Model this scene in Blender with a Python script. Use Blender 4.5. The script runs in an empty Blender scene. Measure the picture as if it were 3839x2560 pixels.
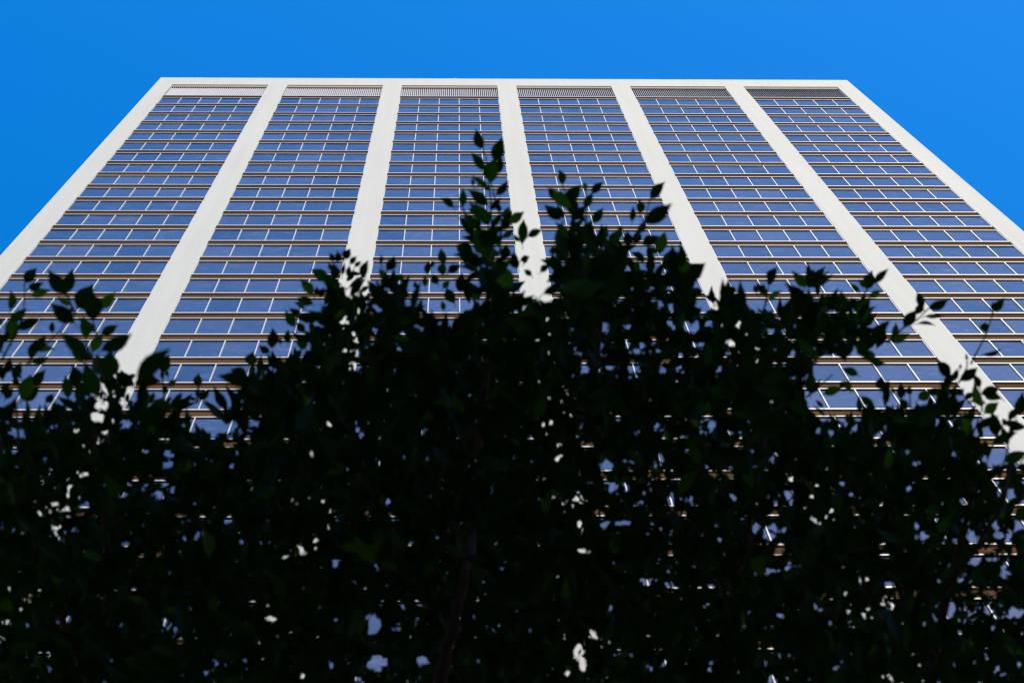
import bpy, math, random
import numpy as np
R = math.radians
rnd = random.Random(11)
rng = np.random.default_rng(11)
C = bpy.context.scene.collection
S = bpy.context.scene

# ------------------------------------------------------------------ camera
EYE = np.array([0.0, 0.0, 1.6])
FPX, PX, PY = 7000.0, 1919.5, 1280.0            # focal length and centre in pixels of the 3839 x 2560 photograph
PITCH, YAW, ROLL = 1.26202, 0.09425, -0.09004
cp, sp, cy, sy = math.cos(PITCH), math.sin(PITCH), math.cos(YAW), math.sin(YAW)
FW = np.array([sy * cp, cy * cp, sp]); RT = np.array([cy, -sy, 0.0]); UP = np.cross(RT, FW)
cr, sr = math.cos(ROLL), math.sin(ROLL)
RT, UP = cr * RT + sr * UP, -sr * RT + cr * UP
from mathutils import Matrix, Vector
cam_d = bpy.data.cameras.new('camera'); cam = bpy.data.objects.new('camera', cam_d); C.objects.link(cam)
m = Matrix.Identity(4)
for i in range(3):
    m[i][0], m[i][1], m[i][2], m[i][3] = RT[i], UP[i], -FW[i], EYE[i]
cam.matrix_world = m
cam_d.sensor_width = 36; cam_d.lens = FPX / 3839 * 36
cam_d.clip_start = 0.1; cam_d.clip_end = 6000
cam_d.dof.use_dof = True; cam_d.dof.focus_distance = 140; cam_d.dof.aperture_fstop = 7.8
cam_d.dof.aperture_blades = 7
S.camera = cam

# ------------------------------------------------------------------ sky, sun, exposure
SUN_EL, SUN_AZ = R(50), R(24)                  # azimuth from -Y (behind the viewer), positive to the right
sdir = Vector((math.sin(SUN_AZ) * math.cos(SUN_EL), -math.cos(SUN_AZ) * math.cos(SUN_EL), math.sin(SUN_EL)))
W = bpy.data.worlds.new('World'); S.world = W; W.use_nodes = True
nt = W.node_tree; nt.nodes.clear()
sky = nt.nodes.new('ShaderNodeTexSky'); sky.sky_type = 'NISHITA'; sky.sun_disc = False
sky.sun_elevation = SUN_EL; sky.sun_rotation = math.atan2(sdir.x, sdir.y)
sky.altitude = 100; sky.air_density = 1.0; sky.dust_density = 0.25; sky.ozone_density = 4.0
hs = nt.nodes.new('ShaderNodeHueSaturation'); hs.inputs['Saturation'].default_value = 1.37
hs.inputs['Hue'].default_value = 0.502; hs.inputs['Value'].default_value = 1.0
bg = nt.nodes.new('ShaderNodeBackground'); bg.inputs[1].default_value = 0.15
wo = nt.nodes.new('ShaderNodeOutputWorld')
nt.links.new(sky.outputs[0], hs.inputs['Color']); nt.links.new(hs.outputs[0], bg.inputs[0]); nt.links.new(bg.outputs[0], wo.inputs[0])
sd = bpy.data.lights.new('sun', 'SUN'); sd.energy = 2.0; sd.angle = R(0.53); sd.color = (1.0, 0.83, 0.60)
so = bpy.data.objects.new('sun', sd); C.objects.link(so)
so.rotation_euler = sdir.to_track_quat('Z', 'Y').to_euler(); so.location = (0, -20, 250)
S.view_settings.view_transform = 'Standard'; S.view_settings.look = 'None'
S.view_settings.exposure = 1.0; S.view_settings.gamma = 1
S.cycles.pixel_filter_type = 'BLACKMAN_HARRIS'; S.cycles.filter_width = 1.3; S.cycles.max_bounces = 8; S.cycles.use_denoising = True

# ------------------------------------------------------------------ helpers
def tag(o, label=None, cat=None, group=None, kind=None):
    for k, v in (('label', label), ('category', cat), ('group', group), ('kind', kind)):
        if v: o[k] = v
    return o
def empty(name, loc):
    o = bpy.data.objects.new(name, None); o.location = loc; C.objects.link(o); return o
def link(name, me, mat, parent=None):
    o = bpy.data.objects.new(name, me); C.objects.link(o)
    for q in (mat if isinstance(mat, (list, tuple)) else [mat]): me.materials.append(q)
    if parent:
        o.parent = parent
        r = parent
        off = Vector((0, 0, 0))
        while r: off += r.location; r = r.parent
        o.location = -off
    return o
class MB:
    def __init__(s): s.v = []; s.f = []; s.m = []
    def box(s, x0, x1, y0, y1, z0, z1, mi=0):
        n = len(s.v)
        s.v += [(x, y, z) for z in (z0, z1) for y in (y0, y1) for x in (x0, x1)]
        s.f += [tuple(n + i for i in q) for q in ((0, 2, 3, 1), (4, 5, 7, 6), (0, 1, 5, 4), (2, 6, 7, 3), (0, 4, 6, 2), (1, 3, 7, 5))]
        s.m += [mi] * 6
    def quad(s, a, b, c, d, mi=0):
        n = len(s.v); s.v += [a, b, c, d]; s.f.append((n, n + 1, n + 2, n + 3)); s.m.append(mi)
    def prism(s, pts, z0, z1, mi=0):
        n = len(s.v); k = len(pts)
        s.v += [(x, y, z0) for x, y in pts] + [(x, y, z1) for x, y in pts]
        s.f.append(tuple(n + i for i in reversed(range(k)))); s.f.append(tuple(n + k + i for i in range(k)))
        s.f += [(n + i, n + (i + 1) % k, n + k + (i + 1) % k, n + k + i) for i in range(k)]
        s.m += [mi] * (k + 2)
    def tube(s, pts, rad, seg=6, mi=0):
        pts = [Vector(p) for p in pts]; n = len(s.v)
        for i, p in enumerate(pts):
            t = (pts[min(i + 1, len(pts) - 1)] - pts[max(i - 1, 0)]).normalized()
            a = t.cross(Vector((0.31, 0.9, 0.2))).normalized(); b = t.cross(a)
            for j in range(seg):
                q = 2 * math.pi * j / seg
                s.v.append(tuple(p + (a * math.cos(q) + b * math.sin(q)) * rad[i]))
        for i in range(len(pts) - 1):
            for j in range(seg):
                k = (j + 1) % seg
                s.f.append((n + i * seg + j, n + i * seg + k, n + (i + 1) * seg + k, n + (i + 1) * seg + j)); s.m.append(mi)
        e = n + (len(pts) - 1) * seg
        s.f.append(tuple(e + j for j in range(seg))); s.m.append(mi)
        s.f.append(tuple(n + j for j in reversed(range(seg)))); s.m.append(mi)
    def build(s, name, mat, parent=None, smooth=False):
        me = bpy.data.meshes.new(name); me.from_pydata(s.v, [], s.f); me.update()
        me.polygons.foreach_set('material_index', s.m)
        if smooth: me.polygons.foreach_set('use_smooth', [True] * len(s.f))
        return link(name, me, mat, parent)
def mat(name, col, rough=0.6, spec=0.5, var=0.0, scale=1.0, bump=0.0, bscale=8.0, metallic=0.0, stretch=(1, 1, 1), detail=4):
    M = bpy.data.materials.new(name); M.use_nodes = True; t = M.node_tree; b = t.nodes['Principled BSDF']
    b.inputs['Base Color'].default_value = (*col, 1); b.inputs['Roughness'].default_value = rough
    b.inputs['Specular IOR Level'].default_value = spec; b.inputs['Metallic'].default_value = metallic
    g = t.nodes.new('ShaderNodeNewGeometry')
    mp = t.nodes.new('ShaderNodeMapping'); mp.inputs['Scale'].default_value = stretch
    t.links.new(g.outputs['Position'], mp.inputs[0])
    if var:
        n = t.nodes.new('ShaderNodeTexNoise'); n.inputs['Scale'].default_value = scale; n.inputs['Detail'].default_value = detail
        t.links.new(mp.outputs[0], n.inputs['Vector'])
        r = t.nodes.new('ShaderNodeMapRange'); r.inputs[1].default_value = .3; r.inputs[2].default_value = .7
        r.inputs[3].default_value = 1 - var; r.inputs[4].default_value = 1 + var
        x = t.nodes.new('ShaderNodeVectorMath'); x.operation = 'SCALE'; x.inputs[0].default_value = col
        t.links.new(n.outputs[0], r.inputs[0]); t.links.new(r.outputs[0], x.inputs['Scale']); t.links.new(x.outputs[0], b.inputs['Base Color'])
    if bump:
        n2 = t.nodes.new('ShaderNodeTexNoise'); n2.inputs['Scale'].default_value = bscale
        t.links.new(mp.outputs[0], n2.inputs['Vector'])
        bp = t.nodes.new('ShaderNodeBump'); bp.inputs['Strength'].default_value = bump; bp.inputs['Distance'].default_value = .02
        t.links.new(n2.outputs[0], bp.inputs['Height']); t.links.new(bp.outputs[0], b.inputs['Normal'])
    return M
M_white = mat('white_cladding', (.61, .555, .445), .75, .25, var=.018, scale=.35, stretch=(1, 1, .35))
def add_joints(M, period):
    t = M.node_tree; b = t.nodes['Principled BSDF']; src = b.inputs['Base Color'].links[0].from_socket
    g = t.nodes.new('ShaderNodeNewGeometry'); sx = t.nodes.new('ShaderNodeSeparateXYZ'); t.links.new(g.outputs['Position'], sx.inputs[0])
    d = t.nodes.new('ShaderNodeMath'); d.operation = 'DIVIDE'; d.inputs[1].default_value = period; t.links.new(sx.outputs['Z'], d.inputs[0])
    f = t.nodes.new('ShaderNodeMath'); f.operation = 'FRACT'; t.links.new(d.outputs[0], f.inputs[0])
    c = t.nodes.new('ShaderNodeMath'); c.operation = 'LESS_THAN'; c.inputs[1].default_value = .05 / period; t.links.new(f.outputs[0], c.inputs[0])
    n = t.nodes.new('ShaderNodeTexNoise'); n.inputs['Scale'].default_value = 2.2; n.inputs['Detail'].default_value = 5
    mp = t.nodes.new('ShaderNodeMapping'); mp.inputs['Scale'].default_value = (1, 1, .03); t.links.new(g.outputs['Position'], mp.inputs[0]); t.links.new(mp.outputs[0], n.inputs['Vector'])
    r1 = t.nodes.new('ShaderNodeMapRange'); r1.inputs[1].default_value = .35; r1.inputs[2].default_value = .7; r1.inputs[3].default_value = 1.015; r1.inputs[4].default_value = .955; t.links.new(n.outputs[0], r1.inputs[0])
    k = t.nodes.new('ShaderNodeMath'); k.operation = 'MULTIPLY_ADD'; k.inputs[1].default_value = -.13; k.inputs[2].default_value = 1; t.links.new(c.outputs[0], k.inputs[0])
    m2 = t.nodes.new('ShaderNodeMath'); m2.operation = 'MULTIPLY'; t.links.new(k.outputs[0], m2.inputs[0]); t.links.new(r1.outputs[0], m2.inputs[1])
    v = t.nodes.new('ShaderNodeVectorMath'); v.operation = 'SCALE'; t.links.new(src, v.inputs[0]); t.links.new(m2.outputs[0], v.inputs['Scale']); t.links.new(v.outputs[0], b.inputs['Base Color'])
add_joints(M_white, 4.44954 * .85 * 2)
M_frame = mat('pale_painted_metal', (.58, .535, .46), .45, .4, var=.03, scale=1.5)
M_brown = mat('bronze_spandrel', (.125, .064, .028), .9, .0, var=.16, scale=.9, stretch=(.25, 1, 3))
M_soffit = mat('tan_header', (.42, .33, .22), .9, .05, var=.06, scale=2)
M_beige = mat('beige_strip', (.34, .27, .19), .9, .0, var=.05, scale=2)
M_under_lit = mat('bronze_underside_lit', (.26, .14, .07), .9, .0)  # bronze made lighter: bounce light on the sill underside is in the colour
M_head_shade = mat('dark_head_shade', (.05, .04, .055), .8, .1)  # dark slab standing in for the shade line under each window head
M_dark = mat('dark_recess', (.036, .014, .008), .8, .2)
M_fin = mat('louvre_aluminium', (.50, .47, .45), .5, .4, var=.05, scale=2)
M_patch = mat('pale_patch', (.075, .12, .24), .9, .0)  # small paler patches on two panes
M_bark = mat('bark', (.060, .016, .005), .9, .2, var=.35, scale=40, bump=.5, bscale=60)
M_ground = mat('plaza_paving', (.20, .19, .18), .85, .2, var=.15, scale=.5, bump=.1)
M_opp = mat('grey_stone', (.24, .23, .22), .8, .2, var=.08, scale=.6)
M_oppg = mat('dark_window_glass', (.02, .025, .03), .08, .6)

def glass_mat():
    M = bpy.data.materials.new('blue_reflective_glass'); M.use_nodes = True; t = M.node_tree; b = t.nodes['Principled BSDF']
    b.inputs['Roughness'].default_value = .03; b.inputs['IOR'].default_value = 2.05
    b.inputs['Specular Tint'].default_value = (1.0, .92, .84, 1)
    at = t.nodes.new('ShaderNodeAttribute'); at.attribute_name = 'tint'
    r = t.nodes.new('ShaderNodeMapRange'); r.inputs[3].default_value = .6; r.inputs[4].default_value = 1.45
    x = t.nodes.new('ShaderNodeVectorMath'); x.operation = 'SCALE'; x.inputs[0].default_value = (.072, .068, .096)
    t.links.new(at.outputs['Fac'], r.inputs[0]); t.links.new(r.outputs[0], x.inputs['Scale']); t.links.new(x.outputs[0], b.inputs['Base Color'])
    g = t.nodes.new('ShaderNodeNewGeometry')
    n = t.nodes.new('ShaderNodeTexNoise'); n.inputs['Scale'].default_value = .8; n.inputs['Detail'].default_value = 3
    mp = t.nodes.new('ShaderNodeMapping'); mp.inputs['Scale'].default_value = (1, 1, 1.6)
    t.links.new(g.outputs['Position'], mp.inputs[0]); t.links.new(mp.outputs[0], n.inputs['Vector'])
    # smears and wipe marks on the glass
    n2 = t.nodes.new('ShaderNodeTexNoise'); n2.inputs['Scale'].default_value = 1.3; n2.inputs['Detail'].default_value = 8; n2.inputs['Distortion'].default_value = 1.2
    mp2 = t.nodes.new('ShaderNodeMapping'); mp2.inputs['Scale'].default_value = (.8, 1, 1.3)
    t.links.new(g.outputs['Position'], mp2.inputs[0]); t.links.new(mp2.outputs[0], n2.inputs['Vector'])
    r2 = t.nodes.new('ShaderNodeMapRange'); r2.inputs[1].default_value = .56; r2.inputs[2].default_value = .78; r2.inputs[3].default_value = .03; r2.inputs[4].default_value = .16
    t.links.new(n2.outputs[0], r2.inputs[0]); t.links.new(r2.outputs[0], b.inputs['Roughness'])
    df = t.nodes.new('ShaderNodeBsdfDiffuse'); df.inputs[0].default_value = (.6, .6, .62, 1)
    r3 = t.nodes.new('ShaderNodeMapRange'); r3.inputs[1].default_value = .50; r3.inputs[2].default_value = .85; r3.inputs[3].default_value = .0; r3.inputs[4].default_value = .11
    t.links.new(n2.outputs[0], r3.inputs[0])
    mx = t.nodes.new('ShaderNodeMixShader'); t.links.new(r3.outputs[0], mx.inputs[0])
    out = t.nodes['Material Output']
    t.links.new(b.outputs[0], mx.inputs[1]); t.links.new(df.outputs[0], mx.inputs[2]); t.links.new(mx.outputs[0], out.inputs[0])
    bp = t.nodes.new('ShaderNodeBump'); bp.inputs['Strength'].default_value = .25; bp.inputs['Distance'].default_value = .02
    t.links.new(n.outputs[0], bp.inputs['Height']); t.links.new(bp.outputs[0], b.inputs['Normal'])
    return M
M_glass = glass_mat()

def leaf_mat():
    M = bpy.data.materials.new('glossy_green_leaf'); M.use_nodes = True; t = M.node_tree; b = t.nodes['Principled BSDF']
    at = t.nodes.new('ShaderNodeAttribute'); at.attribute_name = 'tint'
    cr_ = t.nodes.new('ShaderNodeValToRGB'); e = cr_.color_ramp.elements
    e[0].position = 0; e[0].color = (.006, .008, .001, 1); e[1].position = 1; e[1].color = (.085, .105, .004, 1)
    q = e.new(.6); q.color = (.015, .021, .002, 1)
    t.links.new(at.outputs['Fac'], cr_.inputs[0]); t.links.new(cr_.outputs[0], b.inputs['Base Color'])
    b.inputs['Roughness'].default_value = .5; b.inputs['Specular IOR Level'].default_value = .04
    tr = t.nodes.new('ShaderNodeBsdfTranslucent')
    sc = t.nodes.new('ShaderNodeVectorMath'); sc.operation = 'MULTIPLY'; sc.inputs[1].default_value = (1.1, 2.0, .6)
    t.links.new(cr_.outputs[0], sc.inputs[0]); t.links.new(sc.outputs[0], tr.inputs[0])
    mx = t.nodes.new('ShaderNodeMixShader'); mx.inputs[0].default_value = .3
    t.links.new(b.outputs[0], mx.inputs[1]); t.links.new(tr.outputs[0], mx.inputs[2]); t.links.new(mx.outputs[0], t.nodes['Material Output'].inputs[0])
    return M
M_leaf = leaf_mat()

def ray(px, py):
    v = FW + RT * ((px - PX) / FPX) + UP * ((PY - py) / FPX); return v / np.linalg.norm(v)
def at(px, py, d): return EYE + ray(px, py) * d
def proj(p):
    q = np.asarray(p) - EYE; w = q @ FW
    return PX + FPX * (q @ RT) / w, PY - FPX * (q @ UP) / w

# ------------------------------------------------------------------ foliage layout (leaves as measured in the photograph, each with a distance of its own)
def crop(ox, oy, sc, rows):
    return [(ox + a / sc, oy + b / sc, ox + c / sc, oy + d / sc, w) for a, b, c, d, w in rows]
LV = crop(0, 960, 2.904, [
 (275,285,395,135,.5),(310,355,470,290,.42),(350,430,545,370,.38),(108,580,110,375,.36),(75,860,185,640,.4),(20,740,0,680,.5),(110,700,285,570,.4),(35,930,100,830,.6),
 (710,410,530,160,.45),(715,400,790,150,.38),(720,400,530,270,.4),(850,560,1000,320,.6),(1010,690,960,380,.5),(1060,560,1250,390,.38),(1000,600,900,400,.55),
 (800,720,560,520,.42),(775,620,790,545,.5),(935,890,905,660,.42),(575,830,572,710,.42),(1010,1040,1110,840,.45),(1110,850,1280,755,.42),(960,1090,660,840,.33),
 (1110,1020,1420,850,.36),(410,1020,495,870,.5),(350,1150,520,1095,.4),(900,1150,780,1050,.45),(1150,1340,1200,1040,.62),(1080,1500,930,1160,.42),(820,1420,790,1190,.5),
 (1500,1350,1840,1020,.33),(1480,1380,1760,1380,.42),(1760,1260,1840,1080,.5),(1770,1340,1780,1220,.3),(1830,1310,1815,1230,.4),(1830,1410,1920,1335,.5),(1790,1500,1800,1400,.5),
 (1450,1400,1260,1260,.5),(1350,1350,1320,1240,.6),(1400,1330,1480,1290,.5),(2165,1420,2165,1280,.55),(2170,1560,2280,1460,.5),(2130,1560,2060,1530,.5),(2150,1540,2150,1440,.45),
 (1620,1600,1510,1470,.5),(1660,1560,1670,1480,.5),(1820,1580,1870,1530,.5),(1900,1560,1990,1520,.5),(30,1340,0,1180,.45),(60,1270,110,1110,.45),(150,1330,230,1160,.45),(130,1250,240,1330,.4),
 (190,1410,160,1300,.5),(240,1560,330,1300,.45),(340,1400,490,1240,.45),(240,1560,430,1420,.5),(740,1540,710,1310,.4),(500,1590,580,1500,.55),(60,1550,140,1430,.5),(20,1500,100,1380,.5),
 (1120,1300,1060,1080,.5),(1210,1480,1190,1260,.5),(1290,1560,1290,1380,.5)])
LV += crop(700, 900, 2.904, [
 (1720,210,1780,100,.6),(1640,240,1640,120,.5),(1600,230,1560,140,.5),(1830,290,1900,235,.45),(1780,260,1850,180,.5),(1915,410,1975,225,.42),(1860,520,1860,415,.5),(1895,570,1995,505,.35),
 (1580,330,1540,250,.5),(1540,440,1360,325,.45),(1370,590,1235,430,.4),(1400,600,1415,505,.5),(1450,620,1500,520,.5),(1370,690,1200,640,.45),(1280,740,1170,680,.45),(1240,790,1120,740,.45),
 (1170,940,1075,770,.42),(2115,260,2120,160,.3),(2180,330,2255,180,.5),(2190,420,2100,310,.45),(2090,560,2020,480,.5),(2230,440,2323,370,.5),(1930,660,2000,600,.6),(2270,600,2290,480,.5),
 (930,1170,930,960,.5),(1100,1120,1105,975,.48),(1020,1130,1015,1060,.5),(900,1220,790,1150,.5),(650,1480,480,1410,.5),(700,1560,350,1480,.36),(690,1360,720,1220,.75),(120,1580,130,1450,.5),
 (1300,1180,1190,1110,.5),(1240,1260,1200,1200,.5),(1620,420,1600,260,.5),(1690,380,1720,250,.35),(1760,400,1770,280,.4),(1640,560,1600,400,.6),(1690,640,1640,500,.6),(1280,1000,1190,900,.5)])
LV += crop(1600, 450, 2.34, [
 (490,250,435,85,.42),(495,435,390,295,.36),(600,360,660,160,.42),(565,545,610,340,.5),(620,470,655,330,.4),(230,765,125,690,.4),(315,755,315,605,.35),(408,575,398,510,.4),(445,580,460,555,.5),
 (530,745,370,620,.38),(610,655,710,535,.35),(650,800,590,720,.4),(680,870,720,765,.5),(420,820,370,775,.4),(400,1010,280,860,.42),(540,920,490,815,.5),(440,940,470,870,.5),
 (730,900,850,810,.45),(840,1080,850,880,.34),(890,1020,1010,965,.4),(670,1030,760,965,.4),(820,1060,760,1000,.4),(520,1180,420,980,.55),(500,1150,560,1010,.5),(680,1220,700,1100,.6),
 (620,1200,610,1140,.5),(400,1150,265,1100,.4),(340,1250,360,1110,.6),(150,1260,125,1130,.45),(190,1330,280,1270,.5),(560,1250,500,1080,.55),(430,1320,380,1200,.5),
 (1190,565,1155,440,.42),(1395,615,1385,545,.5),(1130,700,1065,595,.45),(1210,720,1160,620,.6),(1220,700,1345,575,.48),(1280,830,1270,660,.5),(1450,640,1545,545,.42),(1385,770,1455,640,.4),
 (1170,870,1035,750,.42),(1200,860,1150,750,.5),(1385,890,1340,810,.45),(1460,900,1545,775,.42),(1290,980,1270,860,.4),(1400,1050,1440,890,.55),(1200,1150,1190,900,.4),(1320,1020,1400,940,.5),
 (1290,1140,1290,960,.36),(1550,1055,1575,925,.42),(1700,1000,1700,930,.6),(1965,690,2085,550,.38),(1870,820,1860,700,.5),(1800,885,1810,760,.36),(1920,900,2140,740,.38),(1860,990,1920,890,.45),
 (1640,1100,1680,970,.65),(1760,1100,1760,980,.6),(1900,1090,2030,1020,.5),(2040,1170,2085,990,.42),(1960,1120,2040,1160,.4),(1110,1180,1105,1100,.55),(1380,1180,1390,1110,.7),(1420,1170,1450,1100,.5),
 (2080,1300,2240,1180,.65),(2240,1340,2250,1190,.65),(1980,1260,1930,1150,.5),(1900,1250,1860,1150,.55),(850,1260,895,1205,.5),(1460,1150,1500,1030,.6),(1580,1180,1600,1060,.6),(1820,1080,1850,960,.5),
 (790,1260,760,1160,.5),(1130,1280,1100,1180,.6),(1220,1250,1200,1120,.5),(1000,1330,1080,1280,.5)])
LV += crop(1400, 860, 2.904, [
 (765,350,730,220,.48),(85,360,85,275,.33),(145,440,220,300,.48),(110,500,80,430,.5),(580,480,600,350,.5),(620,410,660,345,.5),(820,470,940,390,.45),(760,500,770,350,.5),(940,680,960,480,.48),
 (1000,260,905,175,.45),(1430,320,1430,180,.62),(1600,340,1700,300,.5),(1720,500,1640,440,.5),(1850,430,1920,400,.5),(1120,650,1060,600,.5),(1120,760,1080,620,.55),(1240,700,1240,560,.6),(460,640,450,560,.5),
 (700,590,640,490,.6),(760,640,830,560,.5),(880,800,800,640,.5),(760,880,750,780,.5),(150,640,140,480,.6),(330,560,250,500,.6),(560,620,560,500,.4),(1500,640,1330,380,.5),(1570,420,1500,280,.5),(60,600,20,560,.5)])
LV += crop(2100, 860, 2.904, [
 (480,110,490,0,.5),(1080,250,1140,40,.42),(300,300,260,190,.5),(310,290,350,200,.5),(1130,400,1320,270,.6),(1320,460,1330,280,.55),(1660,720,1640,650,.5),(1880,720,1830,610,.6),(1960,740,1990,660,.5),
 (2180,700,2230,600,.5),(2140,690,2110,610,.5),(1000,290,960,180,.5),(1050,260,940,200,.4),(980,470,960,300,.5),(1440,640,1370,500,.6),(1540,720,1430,640,.5),(850,460,840,330,.4),(2280,560,2340,420,.5)])
LV += crop(2800, 900, 2.2396, [
 (185,380,255,235,.42),(490,390,380,260,.38),(520,400,560,250,.5),(560,340,655,225,.4),(150,420,70,385,.5),(180,500,290,430,.4),(470,480,400,415,.5),(610,590,720,450,.4),(790,540,790,445,.5),
 (370,650,370,505,.45),(200,690,215,590,.5),(310,700,190,690,.4),(780,640,880,500,.35),(1010,410,1050,260,.5),(1070,360,1185,245,.3),(1000,400,940,335,.4),(945,435,870,365,.35),(920,620,1030,480,.4),
 (1030,480,1130,425,.4),(900,700,1020,650,.4),(1080,830,1150,715,.5),(980,800,1070,740,.5),(900,880,1110,830,.4),(1080,990,970,940,.5),(1030,1000,1160,1030,.4),(930,1130,800,1080,.4),
 (1320,720,1420,590,.45),(1420,620,1480,520,.45),(1480,560,1430,440,.42),(1530,570,1690,495,.36),(1500,640,1650,635,.2),(1440,700,1580,720,.18),(1195,830,1370,780,.36),(2070,600,2160,490,.4),
 (2060,590,2070,520,.5),(2000,770,2000,690,.75),(1980,960,2130,910,.2),(1700,1160,1600,1020,.42),(1735,1180,1770,1080,.4),(1790,1080,1800,1040,.5),(1790,1175,1930,1075,.4),(1955,1235,1905,1130,.4),
 (1850,1010,1840,950,.3),(1970,1290,2120,1240,.45),(2140,1330,2000,1280,.45),(1890,1350,2010,1370,.28),(2000,1450,2110,1365,.5),(2200,1510,2290,1415,.38),(1120,1250,1130,1150,.7),(1150,1290,1190,1180,.5),
 (1290,1330,1290,1200,.45),(1370,1300,1370,1220,.5),(1230,1290,1220,1230,.5),(1440,1330,1540,1260,.6),(1600,1330,1700,1230,.6),(1830,1330,1900,1280,.5),(1760,1300,1820,1250,.6),(650,1290,800,1240,.38),
 (780,1230,830,1180,.5),(830,1250,860,1170,.5),(640,1400,580,1340,.35),(2150,1500,2190,1560,.5),(480,560,520,420,.5),(560,620,540,480,.5),(520,760,470,600,.5),(590,760,640,620,.45),(720,760,760,600,.4),
 (760,860,820,700,.45),(860,900,900,760,.45),(680,960,760,880,.45),(1660,1230,1720,1130,.5),(1540,1300,1620,1240,.5),(1700,1290,1760,1230,.5),(870,1260,820,1180,.5),(1040,1380,960,1310,.5),(1340,1420,1290,1330,.5)])
STEMS = [(1600,450,2.34,[(590,1180),(575,1100),(560,700),(545,560),(520,330),(490,250)]),(1600,450,2.34,[(450,1000),(435,700),(408,580)]),(1600,450,2.34,[(360,900),(315,755),(230,765)]),
 (1600,450,2.34,[(1840,1040),(1900,900),(1965,690)]),(1600,450,2.34,[(1290,1200),(1270,800),(1210,620),(1190,565)]),(1600,450,2.34,[(1400,1050),(1400,800),(1395,615)]),(1600,450,2.34,[(640,1160),(660,900),(600,700),(565,540)]),
 (0,960,2.904,[(20,1130),(110,960),(235,700),(265,500),(270,290)]),(0,960,2.904,[(0,1050),(40,930),(110,700)]),(0,960,2.904,[(290,1180),(400,1040),(500,960),(640,830),(720,710)]),(0,960,2.904,[(820,640),(740,450),(715,400)]),
 (0,960,2.904,[(1060,900),(1010,690)]),(0,960,2.904,[(1130,1340),(1030,1120),(960,1010),(930,890)]),(0,960,2.904,[(1790,1560),(1775,1400),(1770,1250)]),(0,960,2.904,[(2140,1600),(2165,1420)]),
 (2800,900,2.2396,[(1880,1040),(1910,980),(2010,790),(2070,600)]),(2800,900,2.2396,[(1180,860),(1310,740),(1430,670),(1530,570)]),(2800,900,2.2396,[(1740,1240),(1790,1180),(1850,1060),(1850,990)]),
 (2800,900,2.2396,[(1860,1370),(1960,1290)]),(2800,900,2.2396,[(500,1320),(600,1230),(720,1130)]),(2800,900,2.2396,[(370,800),(370,650)]),(2800,900,2.2396,[(1370,1400),(1370,1300)]),(2800,900,2.2396,[(1290,1400),(1290,1330)]),
 (2800,900,2.2396,[(840,900),(920,620),(1000,420)]),(2800,900,2.2396,[(150,560),(180,400)]),(700,900,2.904,[(1840,660),(1870,560),(1915,410)]),(700,900,2.904,[(2180,520),(2190,420),(2115,260)]),(0,0,1,[(3690,2010),(3735,1850),(3775,1690),(3790,1590)]),(0,0,1,[(3790,2090),(3800,1950),(3850,1800)]),(0,0,1,[(3600,1740),(3655,1610),(3690,1500)]),(0,0,1,[(3700,1720),(3750,1600),(3830,1540)]),(0,0,1,[(3745,1900),(3810,1760),(3850,1700)])]
# upper edge of the closed mass of foliage (photograph pixels)
EDGE = [(-900,1560),(0,1530),(60,1570),(110,1540),(180,1575),(260,1520),(330,1450),(400,1410),(470,1430),(530,1480),(590,1490),(640,1520),(690,1500),(720,1560),(760,1600),(830,1500),(900,1450),(940,1390),(1020,1360),(1100,1330),(1130,1280),(1160,1200),(1190,1110),
 (1250,1060),(1280,990),(1320,1010),(1345,1140),(1400,1110),(1430,1060),(1480,1060),(1540,1110),(1590,1130),(1620,1180),(1690,1190),(1740,1130),(1770,1000),(1785,880),(1825,870),(1850,980),(1900,1050),(1960,1100),(2010,1130),(2060,1090),(2090,980),(2115,880),(2140,830),(2165,880),
 (2180,900),(2240,890),(2290,900),(2330,920),(2380,940),(2440,980),(2500,990),(2560,960),(2600,1040),(2640,1100),(2680,1110),(2740,1100),(2790,1110),(2830,1120),(2870,1130),(2920,1150),(2960,1140),(3000,1100),(3030,1030),(3060,1030),(3085,1100),(3130,1140),(3170,1150),(3200,1120),(3250,1140),(3240,1190),(3290,1230),(3300,1290),(3220,1290),(3180,1340),
 (3120,1350),(3060,1400),(3050,1450),(3060,1530),(3160,1540),(3260,1500),(3330,1480),(3420,1500),(3500,1470),(3560,1510),(3620,1540),(3680,1600),(3720,1680),(3740,1760),(3790,1860),(3839,1960),(4700,1960)]
ex = np.array([e[0] for e in EDGE if True], float); ey = np.array([e[1] for e in EDGE], float)
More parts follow.
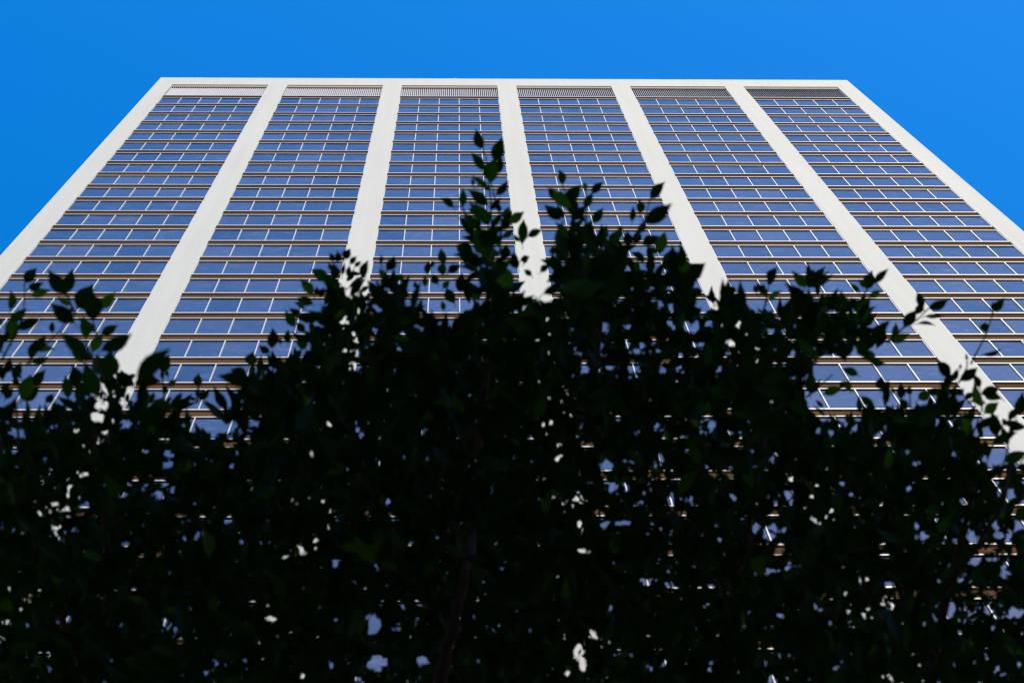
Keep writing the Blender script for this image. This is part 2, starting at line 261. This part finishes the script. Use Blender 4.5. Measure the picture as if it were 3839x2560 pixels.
HOLES = [(397,1447,10,30),(380,1515,25,40),(363,1567,22,25),(491,1468,12,15),(466,1520,15,40),(432,1470,8,10),(449,1421,10,12),(64,1622,40,18),(367,1652,10,14),(393,1618,9,9),(282,1616,8,9),(470,1588,18,25),(538,1686,25,8),(615,1648,25,6),
 (803,1605,45,45),(870,1613,25,40),(949,1588,20,25),(726,1592,10,30),(867,1665,25,15),(624,1737,30,16),(641,1700,20,15),(598,1848,15,25),(620,1818,20,15),(645,1840,20,15),(936,1810,18,14),(265,1836,18,18),(256,1848,12,15),(205,1887,12,9),
 (248,1910,22,11),(316,1891,22,8),(299,1925,15,7),(213,1977,18,10),(150,1923,8,8),(389,1823,12,14),(859,1955,14,18),(680,1932,15,6),(760,1934,10,5),(598,1800,18,5),(743,2011,15,18),(688,2015,12,8),(158,1810,8,10),(318,1778,14,7),(357,1934,8,5),(474,2037,10,8),
 (1287,1000,7,12),(1288,1040,7,12),(1299,1103,8,22),(1291,1210,16,24),(1325,1250,7,8),(1339,1272,8,18),(1296,1315,7,7),(1340,1330,7,8),(1330,1375,8,14),(1344,1377,8,12),(1206,1141,22,18),(1113,1206,15,10),(1416,1158,12,8),(1151,1306,14,6),(1185,1372,6,5),
 (1396,1268,8,8),(1409,1237,8,6),(1534,1132,8,14),(1620,1139,12,22),(1682,1135,28,20),(1641,1153,14,12),(1696,1170,10,12),(1730,1150,18,20),(1806,1132,8,14),(1813,1108,10,8),(2020,1067,22,20),(2061,1115,10,18),(2092,1104,14,12),(1935,1168,8,5),(1569,1222,8,8),
 (1496,1306,8,6),(1818,1278,7,7),(1582,1239,5,10),(2059,1253,6,6),(2171,1325,12,12),(2355,1001,12,14),(2410,998,18,25),(2458,994,10,18),(2441,1087,20,10),(2513,1080,8,7),(2451,1125,16,10),(2479,1142,8,18),(2517,1153,8,16),(2637,1142,25,28),(2616,1060,20,25),
 (2324,1118,11,7),(2276,1225,22,25),(2355,1222,12,14),(2589,1222,22,30),(2665,1218,25,20),(2513,1208,8,14),(2527,1228,8,8),(2613,1215,6,14),(2761,1225,7,9),(2754,1290,16,12),(2816,1142,9,8),(2861,1135,25,25),(2634,1287,10,8),(2606,1290,8,12),(2613,1332,14,10),
 (2393,1318,7,10),(2405,1294,10,12),(2451,1277,7,12),(2551,1332,9,8),(2351,1287,8,12),(2252,1300,10,8),(2200,1366,25,12),(2196,1387,20,14),(2379,1352,12,14),(2493,1349,18,12),(2375,1383,30,14),(2489,1387,14,14),(2544,1383,12,14),(2286,1376,14,8),(2889,1239,12,8),
 (2034,1585,8,10),(2068,1585,8,8),(2461,1596,16,16),(2671,1598,20,22),(2650,1564,17,7),(2318,1564,9,12),(2205,1671,22,16),(2273,1735,26,22),(2100,1718,14,12),(2346,1756,16,11),(2466,1743,16,12),(2474,1778,20,16),(2295,1816,30,22),(2346,1816,10,20),(2167,1863,22,14),
 (2137,1876,18,10),(2517,1872,10,26),(2329,1961,30,12),(2273,1966,18,22),(2239,1919,12,18),(2889,1991,40,38),(2825,1974,22,22),(2790,1944,14,12),(2902,1927,30,14),(2966,1855,20,14),(2906,1885,14,16),(2940,1991,12,20),(2919,2055,22,24),(2901,2137,26,10),(2957,2128,26,10),
 (2748,1859,16,16),(2722,1769,16,8),(2743,1790,14,12),(2568,1927,10,12),(2833,1748,16,10),(2970,1795,12,10),(2180,2064,16,8),(2171,1966,8,12),(3085,1496,45,35),(3355,1502,30,30),(3418,1500,25,30),(3298,1633,10,9),(3751,1634,25,35),(3791,1576,40,30),(3590,1697,25,14),
 (3722,1714,45,30),(3820,1720,20,40),(3521,1582,15,12),(3567,1582,14,20),(3613,1605,15,10),(3809,1823,35,35),(3757,1852,30,30),(3619,1886,20,10),(3809,1967,40,40),(3722,1967,25,20),(3619,1949,25,18),(3648,2012,25,25),(3745,2007,20,20),(3791,2024,20,25),(3441,1967,18,16),
 (3464,2012,22,16),(3722,2058,60,18),(3786,2070,40,20),(3659,2098,30,18),(3763,2144,16,20),(3338,2185,26,16),(3372,2225,18,20),(3304,2041,18,10),(3321,2081,16,7),(3568,2185,12,12),(3648,2213,14,22),(3722,2213,40,20),(3562,2282,25,30),(3705,2282,22,25),(3809,2300,35,35),
 (3407,1829,10,14),(2913,2305,22,8),(3252,2167,8,8),(3309,2265,10,8),(1404,2341,40,45),(1486,2357,18,12),(1502,2263,20,12),(1567,2259,22,10),(1412,2488,45,35),(1584,2480,22,20),(1355,2545,20,15),(229,2333,18,12),(257,2324,8,25),(620,2333,9,25),(657,2365,10,25),(678,2398,12,8),
 (947,2251,10,12),(1020,2316,18,7),(1257,2104,20,18),(1135,2537,6,8),(1241,2488,12,16),(1131,2063,8,12),(1069,2088,14,8),(531,2080,10,8),(604,2071,10,14),(2173,2438,28,35),(2185,2495,16,28),(2234,2385,14,20),(2128,2520,10,8),(2491,2487,12,18),(2899,2548,15,14),
 (2426,2181,10,12),(2524,2198,12,12),(2679,2189,18,10)]
# raster of what is covered, 8 px cells over the picture plus a margin
G = 8; X0, Y0, X1, Y1 = -500, 760, 4340, 3060
NX, NY = (X1 - X0) // G, (Y1 - Y0) // G
gx, gy = np.meshgrid(X0 + (np.arange(NX) + .5) * G, Y0 + (np.arange(NY) + .5) * G)
top = np.interp(gx[0], np.sort(ex), ey[np.argsort(ex, kind='stable')])
# the edge doubles back at x 3050..3180, so test it as a polygon instead
poly = EDGE + [(4700, 3300), (-900, 3300)]
inside = np.zeros(gx.shape, bool)
for i in range(len(poly)):
    (xa, ya), (xb, yb) = poly[i], poly[(i + 1) % len(poly)]
    if ya == yb: continue
    c = ((ya > gy) != (yb > gy)) & (gx < (xb - xa) * (gy - ya) / (yb - ya) + xa)
    inside ^= c
hole = np.zeros(gx.shape, bool); holeS = np.zeros(gx.shape, bool)
HS = []
for hx, hy, a, b in HOLES:
    if a * b < 130: HS.append((hx, hy, a, b)); continue
    n = 2 + int(a * b / 170)
    for _ in range(n):
        t, u = rnd.uniform(0, 6.28), rnd.random() ** .5 * .72
        k = rnd.uniform(.30, .55) if a * b < 800 else rnd.uniform(.20, .36); HS.append((hx + a * u * math.cos(t), hy + b * u * math.sin(t), max(5, a * k), max(5, b * k)))
for hx, hy, a, b in HS:
    hole |= ((gx - hx) / (a * 1.08 + 1)) ** 2 + ((gy - hy) / (b * 1.08 + 1)) ** 2 < 1
for _ in range(120):                               # small chinks in loose clusters, most of them to the right
    kx, ky = (rnd.uniform(2050, 3839) if rnd.random() < .68 else rnd.uniform(0, 1400)), rnd.uniform(1150, 2560)
    if ky > 1900 and (850 < kx < 1250 or 1980 < kx < 2280 or (kx < 900 and rnd.random() < .5)): continue
    for _q in range(rnd.randint(2, 9)):
        hx, hy = rnd.gauss(kx, 75), rnd.gauss(ky, 45); a = rnd.uniform(4, 8); b = a * rnd.uniform(.6, 1.8)
        hole |= ((gx - hx) / a) ** 2 + ((gy - hy) / b) ** 2 < 1
core = inside.copy()
for dj, di in ((6, 0), (-6, 0), (0, 6), (0, -6), (4, 4), (-4, 4), (4, -4), (-4, -4)): core &= np.roll(inside, (dj, di), (0, 1))
cover = np.zeros(gx.shape, np.int16)
def leaf_cells(x0, y0, x1, y1, w):
    L = math.hypot(x1 - x0, y1 - y0); mx_, my_ = (x0 + x1) / 2, (y0 + y1) / 2
    i0, i1 = max(0, int((mx_ - L / 2 - X0) / G)), min(NX, int((mx_ + L / 2 - X0) / G) + 2)
    j0, j1 = max(0, int((my_ - L / 2 - Y0) / G)), min(NY, int((my_ + L / 2 - Y0) / G) + 2)
    if i0 >= i1 or j0 >= j1: return None
    ux, uy = (x1 - x0) / L, (y1 - y0) / L
    qx, qy = gx[j0:j1, i0:i1] - mx_, gy[j0:j1, i0:i1] - my_
    t = (qx * ux + qy * uy) / (L / 2); s = (-qx * uy + qy * ux) / (L * w / 2)
    return (slice(j0, j1), slice(i0, i1)), np.abs(s) < (1 - t * t) * (np.abs(t) < 1), np.abs(s) < .62 * (1 - t * t) * (np.abs(t) < .85)
LEAF = []      # (x0,y0,x1,y1,w,dist,kind)
for x0, y0, x1, y1, w in LV:
    L = math.hypot(x1 - x0, y1 - y0)
    d = min(4.6, max(2.9, 7000 * .060 / L)) * rnd.uniform(.97, 1.03)
    LEAF.append((x0, y0, x1, y1, w * 1.05, d, 0))
    q = leaf_cells(x0, y0, x1, y1, w)
    if q is not None: cover[q[0]] += q[2]
n_traced = len(LEAF)
for ox, oy, sc, pl in STEMS:
    pp = [(ox + a / sc, oy + b / sc) for a, b in pl]
    nl = max(1, len(pp) - 1); side = 1
    for i in range(nl):
        (xa, ya), (xb, yb) = pp[i], pp[i + 1]; sl = math.hypot(xb - xa, yb - ya)
        for q_ in range(int(sl / 42)):
            t = (q_ + rnd.random() * .6) / max(1, int(sl / 42))
            if ox + oy > 0 and ((i + t) / nl > .55 or rnd.random() < .4): continue
            side = -side; a = math.atan2(yb - ya, xb - xa) + side * rnd.uniform(.35, .95); L = rnd.uniform(55, 100)
            bx_, by_ = xa + (xb - xa) * t, ya + (yb - ya) * t
            LEAF.append((bx_, by_, bx_ + L * math.cos(a), by_ + L * math.sin(a), rnd.uniform(.3, .45), min(4.6, 7000 * .058 / L), 0))
            q = leaf_cells(*LEAF[-1][:5])
            if q is not None: cover[q[0]] += q[2]
def try_leaf(cx, cy_, dmin, dmax, tries=7, shrink=True):
    for k in range(tries):
        d = rnd.uniform(dmin, dmax); L = 7000 * rnd.uniform(.042, .068) / d
        if shrink and k > 2: L *= .75 if k < 5 else .5
        a = -math.pi / 2 + rnd.gauss(0, .95); w = rnd.uniform(.27, .40)
        o = rnd.uniform(-.3, .3) * L
        mx_, my_ = cx + math.cos(a) * o, cy_ + math.sin(a) * o
        x0, y0, x1, y1 = mx_ - math.cos(a) * L / 2, my_ - math.sin(a) * L / 2, mx_ + math.cos(a) * L / 2, my_ + math.sin(a) * L / 2
        q = leaf_cells(x0, y0, x1, y1, w)
        if q is None: continue
        hit = hole[q[0]] & q[1]
        if hit.any(): continue
        out = (~inside[q[0]]) & q[1]
        if out.sum() > .45 * max(1, q[1].sum()) or (k < 4 and out.sum() > .2 * max(1, q[1].sum())): continue
        LEAF.append((x0, y0, x1, y1, w, d, 1)); cover[q[0]] += q[2]; return True
    return False
cells = np.argwhere(inside)
for j, i in cells[rng.choice(len(cells), 8500, replace=False)]:
    try_leaf(gx[j, i], gy[j, i], 3.3, 5.8, 3)
for it in range(14):
    need = np.argwhere(core & ~hole & (cover < 1) & (gy < 2620) & (gx > -60) & (gx < 3900))
    if len(need) < 60: break
    rng.shuffle(need)
    for j, i in need[:2500]:
        if cover[j, i] < 1: try_leaf(gx[j, i], gy[j, i], 3.4, 5.6, 8)
# leafy tips standing out of the edge of each crown
for i in range(1, len(EDGE) - 2):
    (xa, ya), (xb, yb) = EDGE[i], EDGE[i + 1]
    if xb > 3839: break
    sl = math.hypot(xb - xa, yb - ya); nrm = math.atan2(-(xb - xa), (yb - ya))
    for q_ in range(max(1, int(sl / 30))):
        t = rnd.random(); bx_, by_ = xa + (xb - xa) * t, ya + (yb - ya) * t
        a = nrm + rnd.gauss(0, .55)
        a = math.atan2(math.sin(a) - .55, math.cos(a)); L = rnd.uniform(70, 125)
        x0, y0 = bx_ - math.cos(a) * L * .35, by_ - math.sin(a) * L * .35 + 8
        x1, y1 = x0 + math.cos(a) * L, y0 + math.sin(a) * L; w = rnd.uniform(.28, .40)
        q = leaf_cells(x0, y0, x1, y1, w)
        if q is None or (hole[q[0]] & q[1]).any(): continue
        LEAF.append((x0, y0, x1, y1, w, min(5.2, 7000 * .062 / L), 1)); cover[q[0]] += q[2]
blocked = (cover > 0)

# ------------------------------------------------------------------ ground
g = MB(); g.quad((-3000, -3000, 0), (3000, -3000, 0), (3000, 3000, 0), (-3000, 3000, 0))
tag(g.build('ground', M_ground), kind='structure')

# ------------------------------------------------------------------ the tower
SC = .85
D = 33.5 * SC
BX0, BW, PW, CW = -31.45863 * SC, 9.90086 * SC, 1.97086 * SC, 1.84024 * SC
FH, K1, TOPZ = 4.44954 * SC, 186.96246 * SC + 1.6, 197.53539 * SC + 1.6
bays = []
x = BX0 + CW
for i in range(6):
    bays.append((x, x + BW)); x += BW + PW
BX1 = x - PW + CW
NFL = int((K1 - 7) / FH) + 1
zbase = K1 - FH * NFL
DEEP = 34.0
tower = empty('office_tower', ((BX0 + BX1) / 2, D, 0))
tag(tower, 'tall white office tower with six bays of blue glass seen from below', 'building')
core = MB(); core.box(BX0 + .3, BX1 - .3, D + .32, D + DEEP, 0, TOPZ - 1.2)
core.build('wall', M_white, tower)
def pillar(x0, x1, y0, y1):
    b = MB(); b.box(x0, x1, y0, y1, 0, TOPZ - 3.62)
    return b.build('pillar', M_white, tower)
pillar(BX0, bays[0][0], D - .03, D + .32)
for i in range(5): pillar(bays[i][1], bays[i + 1][0], D - .03, D + .32)
pillar(bays[5][1], BX1, D - .03, D + .32)
pb = MB()
pb.box(BX0, BX1, D - .03, D + .5, TOPZ - 3.62, TOPZ)
pb.box(BX0, BX0 + .5, D + .5, D + DEEP, TOPZ - 3.6, TOPZ); pb.box(BX1 - .5, BX1, D + .5, D + DEEP, TOPZ - 3.6, TOPZ); pb.box(BX0 + .5, BX1 - .5, D + DEEP - .5, D + DEEP, TOPZ - 3.6, TOPZ)
pb.build('parapet', M_white, tower)
lm = MB(); lx = at(1825, 292, 1)[0]
lm.box(-.33, -.27, D + .1, D + .16, TOPZ, TOPZ + .2); lm.box(-.42, -.18, D - .02, D + .2, TOPZ + .2, TOPZ + .32)
lm.build('beacon', M_frame, tower)
# louvred plant floor
for (a, b) in bays:
    z0, z1 = K1 + .16, K1 + 4.28
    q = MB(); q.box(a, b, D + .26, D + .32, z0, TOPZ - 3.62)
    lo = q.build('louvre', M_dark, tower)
    q = MB(); n = 50; st = (b - a) / n
    for i in range(n):
        xc = a + (i + .5) * st; h = .060; dx, dy = .045, .045
        t_ = .009
        q.prism([(xc - dx - t_, D + .14 - dy + t_), (xc - dx + t_, D + .14 - dy - t_), (xc + dx + t_, D + .14 + dy - t_), (xc + dx - t_, D + .14 + dy + t_)], z0, TOPZ - 4.3)
    q.build('blade', M_fin, lo)['kind'] = 'stuff'
    q = MB(); q.box(a, b, D - .02, D + .26, K1, z0); pass
    q.build('sill', M_frame, lo)
    q = MB()
    for i in range(5): q.box(a + i * BW / 5 + .006, a + (i + 1) * BW / 5 - .006, D + .03, D + .10, TOPZ - 4.45, TOPZ - 3.624)
    q.build('header', M_soffit, lo)
def add_tint(o, per, seed):
    at_ = o.data.attributes.new('tint', 'FLOAT', 'FACE'); r = random.Random(seed)
    vals = []
    for _ in range(len(o.data.polygons) // per): vals += [min(1, max(0, r.gauss(.4, .22)))] * per
    at_.data.foreach_set('value', vals)
def window_geo(a, b, k, gl, fr, spn):
    zb = K1 - FH * k            # top of the recessed bronze strip
    z = zb
    spn.box(a, b, D + .07, D + .30, z - .84, z - .001)
    spn.box(a + .004, b - .004, D + .006, D + .069, z - .032, z - .002, 3)
    spn.box(a + .004, b - .004, D + .034, D + .069, z - .83, z - .775, 1)
    fr.box(a, b, D - .004, D + .30, z - .97, z - .842)
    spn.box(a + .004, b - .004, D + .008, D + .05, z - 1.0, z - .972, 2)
    gt, gb = z - .97, z - FH + .16
    fr.box(a, b, D - .004, D + .30, z - FH, gb)
    pw = (b - a) / 5
    for i in range(1, 5): fr.box(a + i * pw - .032, a + i * pw + .032, D + .002, D + .085, gb, gt)
    fr.box(a, a + .05, D + .004, D + .085, gb, gt); fr.box(b - .05, b, D + .004, D + .085, gb, gt)
    rr = random.Random(int(a * 100) * 77 + k)
    for i in range(5):
        e1, e2 = rr.uniform(-.003, .003), rr.uniform(-.004, .004); y = D + .052
        xa, xb = a + i * pw + .02, a + (i + 1) * pw - .02
        gl.quad((xa, y + e1, gb - .02), (xb, y - e1, gb - .02), (xb, y - e1 + e2, gt + .02), (xa, y + e1 + e2, gt + .02))
# which hundred windows show largest
score = []
for bi, (a, b) in enumerate(bays):
    for k in range(NFL):
        z = K1 - FH * k; n = 0; tot = 0
        for u in np.linspace(.05, .95, 7):
            for v in (.3, .5, .7, .9):
                px, py = proj((a + (b - a) * u, D, z - FH * v)); tot += 1
                if 0 < px < 3839 and 0 < py < 2560:
                    i, j = int((px - X0) / G), int((py - Y0) / G)
                    if j < 0 or not blocked[j, i]: n += 1
        pa, pb_ = proj((a, D, z)), proj((b, D, z - FH))
        score.append((n / tot * abs((pb_[1] - pa[1])) * BW / 33.5 * 100, bi, k))
score.sort(reverse=True)
big = {(bi, k) for s, bi, k in score[:100]}
gs, fs, ss = MB(), MB(), MB()
for k in range(NFL):
    for bi, (a, b) in enumerate(bays):
        if (bi, k) in big:
            gl, fr, spn = MB(), MB(), MB()
            window_geo(a, b, k, gl, fr, spn)
            w = gl.build('window', M_glass, tower); add_tint(w, 1, bi * 100 + k)
            fr.build('frame', M_frame, w); spn.build('spandrel', [M_brown, M_beige, M_head_shade, M_under_lit], w)
            if (bi, k) == (4, 7):
                pw = (b - a) / 5; q = MB(); zt = K1 - FH * k - 2.2
                for i, f0 in ((1, .42), (3, .42)):
                    q.box(a + (i + f0) * pw, a + (i + .93) * pw, D + .042, D + .046, zt - .75, zt)
                q.build('pane_patch', M_patch, w)
        else:
            window_geo(a, b, k, gs, fs, ss)
w = gs.build('window', M_glass, tower); w['kind'] = 'stuff'; add_tint(w, 1, 5)
tag(fs.build('frame', M_frame, w), kind='stuff'); tag(ss.build('spandrel', [M_brown, M_beige, M_head_shade, M_under_lit], w), kind='stuff')
lob = MB()
for (a, b) in bays: lob.quad((a, D + .2, 0), (b, D + .2, 0), (b, D + .2, zbase), (a, D + .2, zbase))
o = lob.build('lobby_glazing', M_glass, tower); add_tint(o, 1, 9)

# an unseen block added behind the viewer to keep the trees in shade
ob = empty('shade_block', (-12, -40, 0)); tag(ob, 'plain grey block behind the viewer, unseen, added to shade the trees', 'building')
q = MB(); q.box(-62, 38, -62, -36, 0, 74); q.box(-62.3, 38.3, -62.3, -35.7, 74, 75.2); q.build('wall', M_opp, ob)
q = MB()
for fl in range(18):
    for i in range(24): q.box(-60 + i * 4, -60 + i * 4 + 2.6, -35.99, -35.9, 3 + fl * 4, 3 + fl * 4 + 2.3)
tag(q.build('window', M_oppg, ob), kind='stuff')

# ------------------------------------------------------------------ the trees
def leaf_mesh(items, name, parent, fine):
    V, F, T = [], [], []
    n0 = 0
    for (x0, y0, x1, y1, w, d, kd) in items:
        n = 7 if kd == 0 else 5
        tilt = rnd.gauss(0, .25) if kd == 0 else rnd.gauss(0, .4)
        A = at(x0, y0, d); B = at(x1, y1, d)
        v = ray((x0 + x1) / 2, (y0 + y1) / 2)
        if kd == 0: A, B = A - (B - A) * .05, B + (B - A) * .07
        ax = B - A; L = np.linalg.norm(ax); ax /= L; Lp = L
        dd = L * math.tan(max(-.8, min(.8, tilt)))
        A = A - v * dd / 2; B = B + v * dd / 2
        ax = B - A; L = np.linalg.norm(ax); ax /= L
        sd_ = np.cross(v, ax); sd_ /= np.linalg.norm(sd_)
        ro = rnd.gauss(0, .25) if kd == 0 else rnd.gauss(0, .45)
        nn = np.cross(ax, sd_)
        sd2 = sd_ * math.cos(ro) + nn * math.sin(ro); nn2 = np.cross(ax, sd2)
        W2 = Lp * w / 2 * 1.02; fold = rnd.uniform(.12, .35) * rnd.choice((-1, 1)); bend = rnd.gauss(0, .07) * L
        sk = rnd.gauss(0, .05) * L
        for i in range(n):
            t = i / (n - 1)
            prof = (math.sin(math.pi * min(1, t * 1.02) ** .85)) ** 1.05 * (1 - .12 * t) if 0 < t < 1 else 0.0
            if i == n - 2: prof *= .85
            c = A + ax * L * t + nn2 * bend * 4 * t * (1 - t) + sd2 * sk * math.sin(math.pi * t)
            hw = W2 * prof * 1.2
            if i in (0, n - 1): V.append(c)
            else:
                V.append(c + sd2 * hw + nn2 * hw * fold); V.append(c); V.append(c - sd2 * hw + nn2 * hw * fold)
        a = n0; F += [(a, a + 2, a + 1), (a, a + 3, a + 2)]
        for i in range(n - 3):
            b = a + 1 + 3 * i; F += [(b, b + 1, b + 4, b + 3), (b + 1, b + 2, b + 5, b + 4)]
        b = a + 1 + 3 * (n - 3); e = b + 3; F += [(b, b + 1, e), (b + 1, b + 2, e)]
        nf = 4 + 2 * (n - 3)
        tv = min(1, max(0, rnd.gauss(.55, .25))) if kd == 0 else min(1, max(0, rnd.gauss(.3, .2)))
        T += [tv] * nf
        n0 += 2 + 3 * (n - 2)
    me = bpy.data.meshes.new(name); me.from_pydata([tuple(p) for p in V], [], F); me.update()
    at_ = me.attributes.new('tint', 'FLOAT', 'FACE'); at_.data.foreach_set('value', T)
    me.polygons.foreach_set('use_smooth', [True] * len(F))
    return link(name, me, M_leaf, parent)

def which(px, py):
    wob = 60 * math.sin(py / 130.0)
    return 0 if px < 800 + wob + (py - 1500) * .1 else (1 if px < 3090 + wob - (py - 1500) * .12 else 2)
groups = [[], [], []]
for l in LEAF: groups[which((l[0] + l[2]) / 2, (l[1] + l[3]) / 2)].append(l)
LABELS = ['dark ficus tree at the left edge with loose leafy shoots before the first bay',
          'dark dense ficus tree in the middle, tallest crown, with a thin reddish limb',
          'dark ficus tree at the right edge with sparse twigs before the last white pillar']
BASES = [(-1.25, 2.3), (-.12, 2.15), (1.42, 2.25)]
# limbs: photograph pixels with a distance and a radius for each point
LIMBS = [
 [[(380,2900,4.3,.035),(340,2560,4.3,.028),(420,2200,4.2,.02),(380,1800,4.1,.012),(330,1500,3.9,.005)],
  [(340,2560,4.3,.02),(180,2200,4.2,.014),(90,1800,4.0,.009),(60,1500,3.8,.004)],
  [(420,2200,4.2,.015),(600,1950,4.2,.01),(680,1700,4.1,.005)]],
 [[(1600,3000,3.6,.022),(1650,2560,3.5,.0155),(1700,2380,3.45,.0135),(1752,2150,3.5,.010),(1790,1900,4.4,.010),(1800,1500,3.9,.011),(1850,1150,4.1,.006),(1850,960,4.1,.003)],
  [(1700,2380,3.45,.009),(1560,2200,4.3,.010),(1450,2000,4.3,.009),(1300,1600,4.1,.009),(1270,1250,4.2,.004)],
  [(1790,1900,4.4,.009),(2150,1650,4.4,.009),(2250,1350,4.1,.008),(2180,1000,4.2,.004)],
  [(2745,2900,4.0,.022),(2740,2300,3.9,.018),(2800,2000,3.9,.015),(2870,1650,4.0,.011),(2900,1300,4.1,.006)],
  [(2740,2300,3.9,.012),(2500,1900,4.1,.010),(2420,1500,4.2,.008),(2480,1150,4.2,.004)]],
 [[(3500,2900,4.3,.03),(3480,2560,4.3,.026),(3560,2200,4.2,.018),(3640,1850,4.1,.012),(3600,1550,3.9,.005)],
  [(3480,2560,4.3,.018),(3350,2100,4.2,.013),(3300,1750,4.1,.008),(3340,1560,4.0,.004)],
  [(3560,2200,4.2,.014),(3760,1900,4.1,.009),(3800,1700,3.9,.004)]]]
for ti in range(3):
    bx, by = BASES[ti]
    tr = empty('ficus_tree', (bx, by, 0))
    tag(tr, LABELS[ti], 'tree', 'ficus trees planted in a row before the tower')
    # keep leaves from hanging in front of the bare part of the middle limb
    items = groups[ti]
    if ti == 1:
        out = []
        for l in items:
            mx_, my_ = (l[0] + l[2]) / 2, (l[1] + l[3]) / 2
            xl = np.interp(my_, [2150, 2380, 2560], [1752, 1700, 1650])
            if 2120 < my_ < 2620 and abs(mx_ - xl) < 55 and l[5] < 3.75: l = l[:5] + (rnd.uniform(3.8, 5.5), 1)
            out.append(l)
        items = out
    leaf_mesh(items, 'crown', tr, True)
    tb = MB(); first = at(*LIMBS[ti][0][0][:3])
    pts = [(bx, by, 0), (bx + .03, by - .02, .6), (bx - .04, by + .03, 1.4), (bx * .7 + first[0] * .3, by * .6 + first[1] * .4, 2.3), tuple(first)]
    tb.tube(pts, [.13, .095, .08, .065, .045], 12)
    tb.build('trunk', M_bark, tr, True)
    for lb in LIMBS[ti]:
        P = [at(a, b, d) for a, b, d, r in lb]; rs = [q_[3] for q_ in lb]
        PP, RR = [], []
        for i in range(len(P) - 1):
            for s_ in range(4):
                t = s_ / 4; PP.append(P[i] * (1 - t) + P[i + 1] * t + rng.normal(0, .004, 3)); RR.append(rs[i] * (1 - t) + rs[i + 1] * t)
        PP.append(P[-1]); RR.append(rs[-1])
        if ti != 1 or lb[0][0] > 2000: RR = [q_ * .6 for q_ in RR]
        RR = [q_ * .85 for q_ in RR]
        if lb[0][1] > 2700 and lb is not LIMBS[ti][0]:
            PP = [np.array(pts[3])] + PP; RR = [.05] + RR
        b = MB(); b.tube(PP, RR, 8); b.build('branch', M_bark, tr, True)
    tw = MB()
    for ox, oy, sc, pl in STEMS:
        pp = [(ox + a / sc, oy + b / sc) for a, b in pl]
        if which(*pp[len(pp) // 2]) != ti: continue
        near = []
        for (a, b) in pp:
            best = min(LEAF[:n_traced], key=lambda l: (l[0] - a) ** 2 + (l[1] - b) ** 2); near.append(best[5])
        P = [at(a, b, dd) for (a, b), dd in zip(pp, near)]
        tw.tube(P, list(np.linspace(.0028, .0014, len(P))), 5)
    for l in items:
        if l[6] == 0 or rnd.random() < .25:
            ux, uy = l[2] - l[0], l[3] - l[1]; L = math.hypot(ux, uy)
            k = .22 * (1 if l[6] else 1)
            tw.tube([at(l[0] - ux * k, l[1] - uy * k + 6, l[5]), at(l[0] + ux * .06, l[1] + uy * .06, l[5])], [.0011, .0009], 4)
    tag(tw.build('twig', M_bark, tr), kind='stuff')
